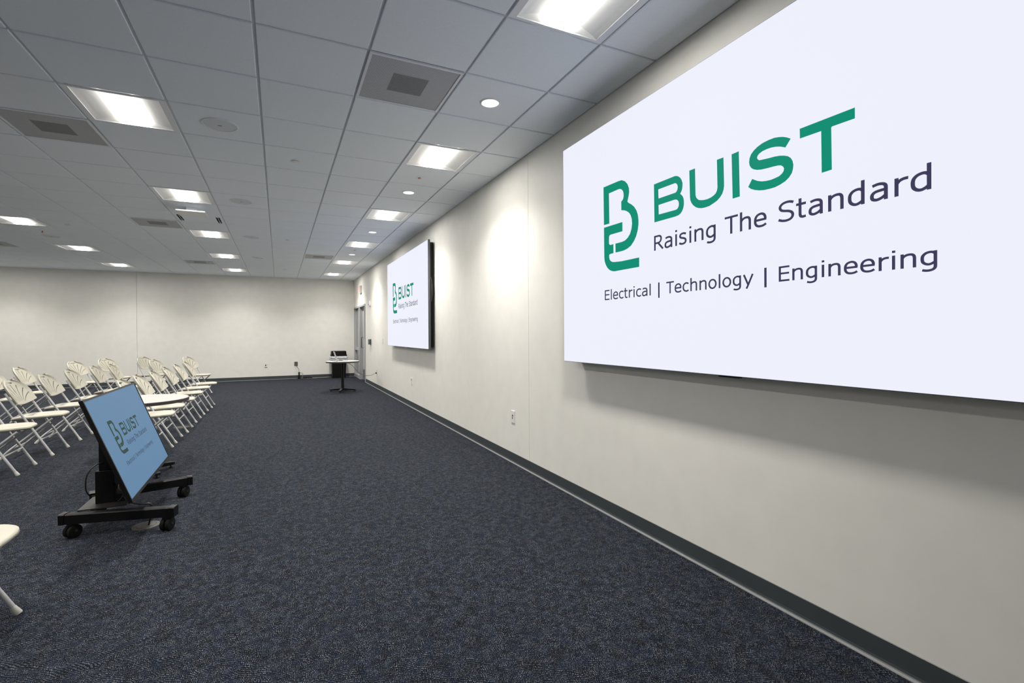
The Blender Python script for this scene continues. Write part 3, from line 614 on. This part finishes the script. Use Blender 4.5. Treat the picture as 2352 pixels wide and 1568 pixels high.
def make_chair():
    root = empty('folding_chair')
    def part(m, n, mt, sm=50, par=root): return m.build(n, mt, par, sm, world=False)
    # seat: rounded slab, a little waisted, tail turned down at the rear
    def outline(g):
        out = []
        for k in range(36):
            t = 2*math.pi*k/36; ct, st_ = math.cos(t), math.sin(t)
            x = math.copysign(abs(ct)**0.62, ct); y = math.copysign(abs(st_)**0.55, st_)
            hw = 0.193 - 0.012*max(0, x)
            X = -0.168 + x*(0.226-g); Y = y*(hw-g)
            z = 0.436 + 0.012*(x+1)/2 - (0.020*((-x-0.55)/0.45)**2 if x < -0.55 else 0) - (0.008*((x-0.6)/0.4)**2 if x > 0.6 else 0)
            out.append((X, Y, z))
        return out
    def ring(g, dz): return [(x, y, z+dz) for x, y, z in outline(g)]
    part(MB().loft([ring(0.030, -0.034), ring(0.010, -0.030), ring(0.0, -0.018), ring(0.002, -0.006), ring(0.012, 0.0), ring(0.05, -0.004), ring(0.12, -0.006)]), 'seat', MT['ivory'])
    bk = part(backrest_mesh(), 'backrest', MT['ivory'], 40)
    for sg in (-1, 1):
        y = 0.212*sg
        lg = part(MB().tube([(post(0.014), y, 0.014), (post(0.70), y, 0.70)], 0.0112, 10), 'front_leg', MT['tube'])
        m = MB(); foot_cap(m, (0, y, 0.0), (BX, 0, BZ)); part(m, 'foot_cap', MT['cap'], 50, lg)
        pts = [(-0.430, 0.200*sg, 0.012), (-0.395, 0.197*sg, 0.062), (-0.355, 0.178*sg, 0.105), (-0.318, 0.166*sg, 0.138), (-0.02, 0.166*sg, 0.402)]
        lg = part(MB().tube(pts, 0.0102, 10), 'rear_leg', MT['tube'])
        m = MB(); foot_cap(m, (-0.436, 0.2005*sg, 0.0), (0.035, 0, 0.055)); part(m, 'foot_cap', MT['cap'], 50, lg)
    part(MB().tube([(post(0.185), -0.212, 0.185), (post(0.185), 0.212, 0.185)], 0.0078, 8), 'crossbar', MT['tube'])
    part(MB().tube([(-0.368, -0.182, 0.096), (-0.368, 0.182, 0.096)], 0.0078, 8), 'crossbar', MT['tube'])
    return root
chair0 = make_chair()
CH = []
for i, (x, y, r) in enumerate([(-1.135, 6.50, 0), (-1.140, 7.155, 1), (-1.122, 7.850, 1), (-1.128, 8.670, 0), (-1.121, 9.460, 0), (-1.100, 10.240, 1)]):
    CH.append((x, y, r, ['ivory folding chair in front row right behind the round table', 'ivory folding chair in front row, second past the round table', 'ivory folding chair in front row, third past the round table', 'ivory folding chair in front row, fourth past the round table',
                         'ivory folding chair in front row, next to last at the far end', 'ivory folding chair at the far end of the front row'][i], 'front row folding chairs'))
CH.append((-1.123, 2.800, 0, 'ivory folding chair nearest the camera at the left picture edge', 'front row folding chairs'))
for i, (x, y, r) in enumerate([(-2.235, 5.405, 0), (-2.243, 6.222, 3), (-2.252, 7.056, 0), (-2.261, 7.903, 0), (-2.262, 8.72, 0), (-2.262, 9.68, 0), (-2.16, 10.165, 2)]):
    CH.append((x, y, r, ['ivory folding chair in second row showing only a foot at the left edge', 'ivory folding chair in second row with its back cut by the left edge', 'ivory folding chair in second row with backrest touching the left edge', 'ivory folding chair in second row left of the tilted display',
                         'ivory folding chair in second row behind the top corner of the display', 'ivory folding chair in second row, next to last at the far end', 'ivory folding chair at the far end of the second row'][i], 'second row folding chairs'))
for i, (x, y, r) in enumerate([(-3.235, 9.05, 0), (-3.245, 9.90, -1), (-3.12, 11.53, -16), (-2.95, 12.54, -24), (-2.40, 13.03, -24), (-1.87, 11.50, -16), (-1.47, 12.48, -22)]):
    CH.append((x, y, r, ['ivory folding chair in third row with only its seat showing at the left edge', 'ivory folding chair in third row nearest the left picture edge, whole backrest visible', 'ivory folding chair near back wall, left of the pair by the wall', 'ivory folding chair near back wall between second row chairs and wall seam',
                         'shaded ivory folding chair against the wall seam, partly hidden', 'ivory folding chair angled in front of the wall seam chair', 'ivory folding chair farthest right by the back wall behind the front row'][i], 'folding chairs toward the back wall'))
for i, (x, y, r, lab, grp) in enumerate(CH):
    o = chair0 if i == 0 else copy_tree(chair0)
    o.location = (x, y, 0); o.rotation_euler = (0, 0, math.radians(r)); tag(o, lab, 'chair', grp)
# ================================================================== ROUND TABLES
def round_table(x, y, rz, rad, zt, label):
    root = empty('round_table', (x, y, 0))
    top = MB().lathe([(rad-0.004, zt-0.003), (rad-0.006, zt), (0.001, zt)], (x, y, 0), 56).build('table_top', MT['laminate'], root, 40)
    MB().lathe([(rad-0.012, zt-0.034), (rad, zt-0.031), (rad, zt-0.004), (rad-0.0045, zt-0.0032)], (x, y, 0), 56).build('edge_band', MT['edge'], top, 40)
    MB().box((x-0.10, y-0.10, zt-0.050), (x+0.10, y+0.10, zt-0.0345)).build('top_plate', MT['black'], root)
    MB().tube([(x, y, 0.07), (x, y, zt-0.05)], 0.032, 16).build('column', MT['black'], root, 50)
    for k in range(4):
        a = rz+k*math.pi/2; ca, sa = math.cos(a), math.sin(a); px, py = -sa, ca; L = 0.29
        ring = lambda d, w, z0, z1: [(x+ca*d-px*w, y+sa*d-py*w, z0), (x+ca*d+px*w, y+sa*d+py*w, z0), (x+ca*d+px*w, y+sa*d+py*w, z1), (x+ca*d-px*w, y+sa*d-py*w, z1)]
        ft = MB().loft([ring(0.0, 0.028, 0.040, 0.085), ring(0.05, 0.028, 0.036, 0.080), ring(L-0.02, 0.024, 0.030, 0.058), ring(L, 0.018, 0.034, 0.052)]).build('foot', MT['black'], root)
        MB().lathe([(0.016, 0.0), (0.016, 0.008), (0.006, 0.010), (0.006, 0.032)], (x+ca*(L-0.03), y+sa*(L-0.03), 0), 12).build('glide', MT['rubber'], ft, 40)
    tag(root, label, 'table', 'round pedestal tables'); return root
round_table(-1.185, 5.53, math.radians(38), 0.385, 0.712, 'round pale table between the tilted display and front row chairs')
FT = (1.315, 11.53)
round_table(*FT, math.radians(-20), 0.365, 0.700, 'round pale pedestal table carrying the laptop by the door')
# laptop, open, facing the screen wall
lx, ly, lz = FT[0]-0.03, FT[1]-0.03, 0.7002
root = empty('laptop', (lx, ly, lz))
MB().box((lx-0.09, ly-0.15, lz), (lx+0.13, ly+0.15, lz+0.014), 0.003).build('base', MT['silver'], root)
MB().box((lx-0.06, ly-0.13, lz+0.0141), (lx+0.03, ly+0.13, lz+0.016)).build('keyboard', MT['keys'], root)
ca, sa = math.cos(math.radians(108)), math.sin(math.radians(108))
def lid(d, n): return (lx-0.092+ca*d+sa*n, lz+0.012+sa*d-ca*n)
def lidbox(d0, d1, n0, n1, yy):
    q = [lid(d0, n0), lid(d1, n0), lid(d1, n1), lid(d0, n1)]
    return MB().loft([[(a, ly-yy, b) for a, b in q], [(a, ly+yy, b) for a, b in q]])
ld = lidbox(0.004, 0.215, -0.004, 0.004, 0.15).build('lid', MT['silver'], root)
lidbox(0.014, 0.206, 0.0042, 0.0050, 0.14).build('screen', MT['black_gloss'], ld)
tag(root, 'open silver laptop on the far round table', 'laptop')
# ================================================================== BIN
bx0, bx1, by0, by1 = 1.425, 1.845, 15.18, 15.50
root = empty('trash_bin', ((bx0+bx1)/2, (by0+by1)/2, 0))
def rr(x0, x1, y0, y1, z, r=0.03):
    out = []
    for cx_, cy_, a0 in ((x1-r, y1-r, 0), (x0+r, y1-r, 90), (x0+r, y0+r, 180), (x1-r, y0+r, 270)):
        for k in range(5): a = math.radians(a0+k*22.5); out.append((cx_+r*math.cos(a), cy_+r*math.sin(a), z))
    return out
MB().loft([rr(bx0+0.02, bx1-0.02, by0+0.02, by1-0.02, 0.0), rr(bx0, bx1, by0, by1, 0.60)]).build('body', MT['black'], root, 50)
m = MB(); rings = []
for k, (z, e) in enumerate([(0.535, 0.022), (0.555, 0.036), (0.585, 0.030), (0.612, 0.040), (0.640, 0.026), (0.668, 0.012), (0.672, 0.0)]):
    rg = rr(bx0-e, bx1+e, by0-e, by1+e, z, 0.04)
    rings.append([(x+random.uniform(-.007, .007), y+random.uniform(-.007, .007), z_+random.uniform(-.009, .009)) for x, y, z_ in rg])
m.loft(rings).build('liner', MT['liner'], root, 30)
MB().loft([rr(bx0-0.018, bx1+0.018, by0-0.018, by1+0.018, 0.660), rr(bx0-0.018, bx1+0.018, by0-0.018, by1+0.018, 0.695), rr(bx0-0.006, bx1+0.006, by0-0.006, by1+0.006, 0.700), rr(bx0, bx1, by0, by1, 0.795), rr(bx0+0.015, bx1-0.015, by0+0.015, by1-0.015, 0.810)]).build('lid', MT['black'], root, 40)
tag(root, 'black lidded trash bin with clear liner in the back corner', 'trash bin')
# ================================================================== CART WITH TILTED DISPLAY
TC = Vector((-0.959, 4.261, 0.600)); TYAW, TTILT, TW, TH = 0.018, 0.353, 1.23, 0.685
tn = Vector((math.cos(TYAW)*math.cos(TTILT), math.sin(TYAW)*math.cos(TTILT), math.sin(TTILT)))
ts = Vector((-math.sin(TYAW), math.cos(TYAW), 0)); tu = tn.cross(ts)
def tvp(a, b, d): return tuple(TC + ts*a + tu*b + tn*d)
def tvbox(m, a0, a1, b0, b1, d0, d1):
    return m.loft([[tvp(a0, b0, d), tvp(a1, b0, d), tvp(a1, b1, d), tvp(a0, b1, d)] for d in (d0, d1)])
cart = empty('display_cart', (-1.0, 4.25, 0))
disp = tvbox(MB(), -TW/2, TW/2, -TH/2, TH/2, -0.018, -0.0015).build('display', MT['black'], cart)
bz = 0.013; m = MB()
for q in ((-TW/2, -TW/2+bz, -TH/2, TH/2), (TW/2-bz, TW/2, -TH/2, TH/2), (-TW/2+bz, TW/2-bz, -TH/2, -TH/2+bz*1.2), (-TW/2+bz, TW/2-bz, TH/2-bz, TH/2)): tvbox(m, *q, -0.0014, 0.004)
m.build('bezel', MT['black_gloss'], disp)
m = MB().add([tvp(-TW/2+bz, -TH/2+bz, 0), tvp(TW/2-bz, -TH/2+bz, 0), tvp(TW/2-bz, TH/2-bz, 0), tvp(-TW/2+bz, TH/2-bz, 0)], [(0, 1, 2, 3)]); m.build('screen', MT['tv_blue'], disp)
TWs = TW-2*bz
logo(lambda s, t: tvp(-TWs/2+s*TWs, -TH/2+bz+t*TWs, 0.0012), disp, MT['tv_green'], MT['tv_navy'])
tvbox(MB(), -0.40, 0.40, -0.24, 0.20, -0.046, -0.0182).build('rear_cover', MT['black'], disp)
tvbox(MB(), -0.12, 0.12, -0.10, 0.10, -0.085, -0.0462).build('mount_plate', MT['dark_metal'], cart)
# splayed floor beams with casters
def beam(p, q, w, z0, z1, name):
    p, q = Vector((*p, 0)), Vector((*q, 0)); d = (q-p).normalized(); s = Vector((-d.y, d.x, 0))
    def rg(c, hw, a, b): return [tuple(c-s*hw+Vector((0, 0, a))), tuple(c+s*hw+Vector((0, 0, a))), tuple(c+s*hw+Vector((0, 0, b-0.006))), tuple(c+s*(hw-0.008)+Vector((0, 0, b))), tuple(c-s*(hw-0.008)+Vector((0, 0, b))), tuple(c-s*hw+Vector((0, 0, b-0.006)))]
    b_ = MB().loft([rg(p, w, z0, z1), rg(p+d*0.01, w, z0, z1), rg(q-d*0.05, w, z0, z1), rg(q, w*0.9, z0, z1-0.004)]).build(name, MT['black'], cart)
    MB().loft([rg(q-d*0.035, w+0.003, z0-0.002, z1+0.003), rg(q+d*0.002, w+0.003, z0-0.002, z1)]).build('end_cap', MT['black_gloss'], b_)
    MB().loft([rg(p-d*0.002, w+0.003, z0-0.002, z1+0.003), rg(p+d*0.03, w+0.003, z0-0.002, z1+0.003)]).build('end_cap', MT['black_gloss'], b_)
    return b_
def caster(x, y, a):
    root_ = MB().lathe([(0.030, 0.080), (0.030, 0.094)], (x, y, 0), 16).build('caster', MT['black_gloss'], cart, 40)
    ca, sa = math.cos(a), math.sin(a)
    for sd in (-1, 1):
        c = Vector((x-sa*0.017*sd, y+ca*0.017*sd, 0.042)); ax = Vector((-sa, ca, 0))*0.0125
        MB().tube([c-ax, c-ax*0.8, c+ax*0.8, c+ax], [0.034, 0.042, 0.042, 0.034], 20).build('wheel', MT['rubber'], root_, 40)
    c = Vector((x, y, 0.046)); ax = Vector((-sa, ca, 0))
    MB().tube([c-ax*0.034, c+ax*0.034], 0.008, 8).build('axle', MT['dark_metal'], root_)
    MB().box((x-0.014, y-0.014, 0.040), (x+0.014, y+0.014, 0.081)).build('stem', MT['black_gloss'], root_)
nb = ((-1.285, 4.020), (-0.640, 3.868)); fb = ((-1.270, 4.480), (-0.655, 4.640))
beam(*nb, 0.030, 0.095, 0.158, 'floor_beam'); beam(*fb, 0.030, 0.095, 0.158, 'floor_beam')
for (px, py), a in (((-1.225, 4.005), 0.9), ((-0.690, 3.880), 1.2), ((-0.712, 4.625), 1.2), ((-1.215, 4.465), 0.9)): caster(px, py, a)
MB().box((-1.205, 4.02, 0.1585), (-0.945, 4.485, 0.166)).build('base_plate', MT['dark_metal'], cart)
MB().box((-1.140, 4.12, 0.1662), (-1.035, 4.38, 0.385), 0.004).build('column_sleeve', MT['black'], cart)
MB().box((-1.125, 4.14, 0.3852), (-1.050, 4.36, 0.640), 0.004).build('column', MT['black'], cart)
MB().box((-1.0498, 4.17, 0.545), (-1.015, 4.33, 0.635)).build('arm', MT['dark_metal'], cart)
for yy in (4.12, 4.37):
    MB().loft([[(-1.034, yy, 0.1663), (-0.95, yy, 0.1663), (-1.034, yy, 0.30)], [(-1.034, yy+0.008, 0.1663), (-0.95, yy+0.008, 0.1663), (-1.034, yy+0.008, 0.30)]]).build('gusset', MT['black'], cart)
MB().box((-1.0, 4.03, 0.24), (-0.93, 4.22, 0.275), 0.003).build('media_box', MT['dark_metal'], cart)
MB().tube(spline([(-1.10, 4.139, 0.44), (-1.13, 4.08, 0.435), (-1.165, 4.06, 0.38), (-1.172, 4.06, 0.29), (-1.155, 4.08, 0.235), (-1.141, 4.13, 0.22)], 6), 0.0045, 6).build('cable_loop', MT['cable'], cart, 60)
MB().tube(spline([(-1.0, 4.06, 0.46), (-0.965, 4.0, 0.36), (-0.955, 3.98, 0.27), (-0.93, 3.98, 0.20), (-0.85, 3.97, 0.17), (-0.80, 3.96, 0.168), (-0.80, 3.985, 0.10), (-0.82, 4.01, 0.011)], 6), 0.006, 6).build('power_cable', MT['cable'], cart, 60)
MB().tube(spline([(-1.0, 4.12, 0.50), (-0.97, 4.05, 0.36), (-0.985, 4.02, 0.29), (-0.96, 4.03, 0.25)], 6), 0.005, 6).build('signal_cable', MT['grey_cable'], cart, 60)
MB().tube(spline([(-0.97, 4.10, 0.42), (-0.945, 4.02, 0.33), (-0.955, 4.0, 0.24), (-0.99, 4.03, 0.19)], 6), 0.005, 6).build('signal_cable', MT['cable'], cart, 60)
tag(cart, 'black wheeled cart with tilted display showing a dim blue logo', 'display cart')
# floor outlet covers
def floor_box(x, y, r, label):
    root = empty('floor_box_cover', (x, y, 0))
    MB().lathe([(r, 0.0), (r-0.002, 0.004), (r-0.020, 0.0065), (r-0.022, 0.005)], (x, y, 0), 36).build('flange', MT['floor_plate'], root, 40)
    MB().lathe([(r-0.023, 0.0052), (r-0.024, 0.0072), (0.001, 0.0076)], (x, y, 0), 36).build('flap', MT['floor_plate'], root, 40)
    tag(root, label, 'floor box', 'round floor box covers')
floor_box(-0.84, 4.03, 0.082, 'round metal floor box cover under the display cart')
floor_box(-1.265, 8.13, 0.10, 'round metal floor box cover under the front row chairs')
# ================================================================== WALL DEVICES
def wall_plate(y, z, w, h, label, holes, group, name='outlet_plate', cat='outlet'):
    root = empty(name, (XW, y, z))
    MB().box((XW-0.007, y-w/2, z-h/2), (XW-0.0002, y+w/2, z+h/2), 0.002).build('plate', MT['plate'], root)
    for dy, dz, hw, hh, mt in holes:
        MB().box((XW-0.0085, y+dy-hw, z+dz-hh), (XW-0.0071, y+dy+hw, z+dz+hh)).build('port', MT[mt], root)
    return tag(root, label, cat, group)
wall_plate(4.370, 0.464, 0.078, 0.122, 'white wall plate with black and orange ports below the large screen', [(0.006, 0.012, 0.007, 0.008, 'slot'), (-0.012, 0.012, 0.005, 0.006, 'port'), (0.006, -0.012, 0.007, 0.008, 'slot')], 'wall plates')
wall_plate(8.47, 0.468, 0.078, 0.122, 'white wall outlet below the smaller looking screen', [(0, 0.024, 0.012, 0.014, 'slot'), (0, -0.024, 0.012, 0.014, 'plate')], 'wall plates')
wall_plate(11.83, 0.395, 0.078, 0.122, 'white wall outlet holding the plug of the table cord', [(0, 0.026, 0.010, 0.012, 'slot')], 'wall plates')
wall_plate(11.09, 1.150, 0.078, 0.122, 'white wall switch plate beside the smaller looking screen', [(0, 0.0, 0.016, 0.030, 'plate'), (0.0, -0.040, 0.006, 0.006, 'slot')], 'wall plates', 'switch_plate', 'switch')
wall_plate(13.05, 1.155, 0.078, 0.122, 'white wall switch plate next to the door behind the grey reader', [(0, 0.0, 0.016, 0.030, 'plate')], 'wall plates', 'switch_plate', 'switch')
root = empty('card_reader', (XW, 12.66, 1.11))
MB().box((XW-0.010, 12.60, 1.040), (XW-0.0002, 12.72, 1.182)).build('back_box', MT['black'], root)
MB().box((XW-0.060, 12.605, 1.044), (XW-0.0102, 12.715, 1.178), 0.004).build('cover', MT['grey_box'], root)
tag(root, 'dark grey box on the wall beside the door', 'card reader')
root = empty('alarm_strobe', (XW, 12.70, 2.10))
MB().box((XW-0.035, 12.645, 2.035), (XW-0.0002, 12.755, 2.165), 0.012).build('body', MT['plate'], root, 40)
MB().box((XW-0.055, 12.67, 2.055), (XW-0.0352, 12.73, 2.085), 0.004).build('strobe_lens', MT['steel'], root)
tag(root, 'small white alarm on the wall beside the door top', 'alarm')
root = empty('exit_sign', (XW, 14.22, 2.585))
MB().box((XW-0.058, 14.06, 2.485), (XW-0.0002, 14.38, 2.690), 0.004).build('body', MT['plate'], root)
MB().box((XW-0.061, 14.075, 2.500), (XW-0.0582, 14.365, 2.675)).build('face', MT['red_face'], root)
tag(root, 'faded red and white sign on the wall above the door', 'sign')
# back wall outlets
def back_plate(x, z, w, h, label, mt, ports):
    root = empty('outlet_plate', (x, YB, z))
    MB().box((x-w/2, YB-0.007, z-h/2), (x+w/2, YB-0.0002, z+h/2), 0.002).build('plate', MT[mt], root)
    for dx, dz, hw, hh in ports: MB().box((x+dx-hw, YB-0.0085, z+dz-hh), (x+dx+hw, YB-0.0071, z+dz+hh)).build('port', MT['slot'], root)
    return tag(root, label, 'outlet', 'wall plates')
back_plate(-0.349, 0.425, 0.090, 0.150, 'white outlet plate on the back wall, left one', 'plate', [(-0.01, -0.005, 0.012, 0.022), (0.02, 0.01, 0.005, 0.008), (0, -0.062, 0.035, 0.006)])
back_plate(0.456, 0.440, 0.095, 0.125, 'grey outlet plate with a plug in it on the back wall', 'kick', [(0, 0.035, 0.012, 0.012)])
root = empty('power_adapter', (0.535, YB-0.08, 0))
MB().box((0.50, YB-0.11, 0.0), (0.575, YB-0.05, 0.035), 0.003).build('foot_block', MT['black_gloss'], root)
MB().box((0.515, YB-0.10, 0.0352), (0.555, YB-0.06, 0.165), 0.006).build('upright_body', MT['black_gloss'], root)
MB().box((0.510, YB-0.102, 0.1652), (0.560, YB-0.058, 0.195), 0.006).build('head', MT['black_gloss'], root)
tag(root, 'black upright power adapter on the floor by the back wall', 'adapter')
root = empty('power_strip', (0.76, YB-0.09, 0))
MB().box((0.62, YB-0.115, 0.0), (0.90, YB-0.065, 0.038), 0.006).build('body', MT['black_gloss'], root)
for k in range(4): MB().box((0.66+k*0.055, YB-0.108, 0.0382), (0.69+k*0.055, YB-0.072, 0.048)).build('plug', MT['rubber'], root)
tag(root, 'black power strip lying along the back wall', 'power strip')
o = MB().tube(spline([(0.456, YB-0.010, 0.47), (0.456, YB-0.035, 0.455), (0.458, YB-0.03, 0.385), (0.500, YB-0.04, 0.325), (0.530, YB-0.06, 0.285), (0.534, YB-0.08, 0.24), (0.535, YB-0.08, 0.196)], 6), 0.0055, 6).build('adapter_cable', MT['grey_cable'], None, 60)
tag(o, 'thin grey cord running from the back wall plate to the adapter', 'cord')
o = MB().tube(spline([(0.562, YB-0.08, 0.18), (0.62, YB-0.075, 0.165), (0.642, YB-0.09, 0.145), (0.625, YB-0.14, 0.09), (0.615, YB-0.17, 0.04), (0.66, YB-0.18, 0.0065), (0.82, YB-0.17, 0.0065), (0.98, YB-0.15, 0.0065), (1.05, YB-0.13, 0.0065)], 6), 0.005, 6).build('extension_cable', MT['grey_cable'], None, 60)
tag(o, 'thin cord hooking from the adapter down past the power strip', 'cord')
o = MB().tube(spline([(1.42, 11.34, 0.655), (1.50, 11.30, 0.60), (1.62, 11.32, 0.46), (1.78, 11.45, 0.36), (1.95, 11.65, 0.335), (2.08, 11.80, 0.36), (XW-0.030, 11.83, 0.372)], 8), 0.0055, 6).build('charging_cable', MT['grey_cable'], None, 60)
MB().box((XW-0.034, 11.815, 0.356), (XW-0.0074, 11.845, 0.386), 0.003).build('plug', MT['rubber'], o)
tag(o, 'dark cord sagging from the laptop table to the wall outlet', 'cord')
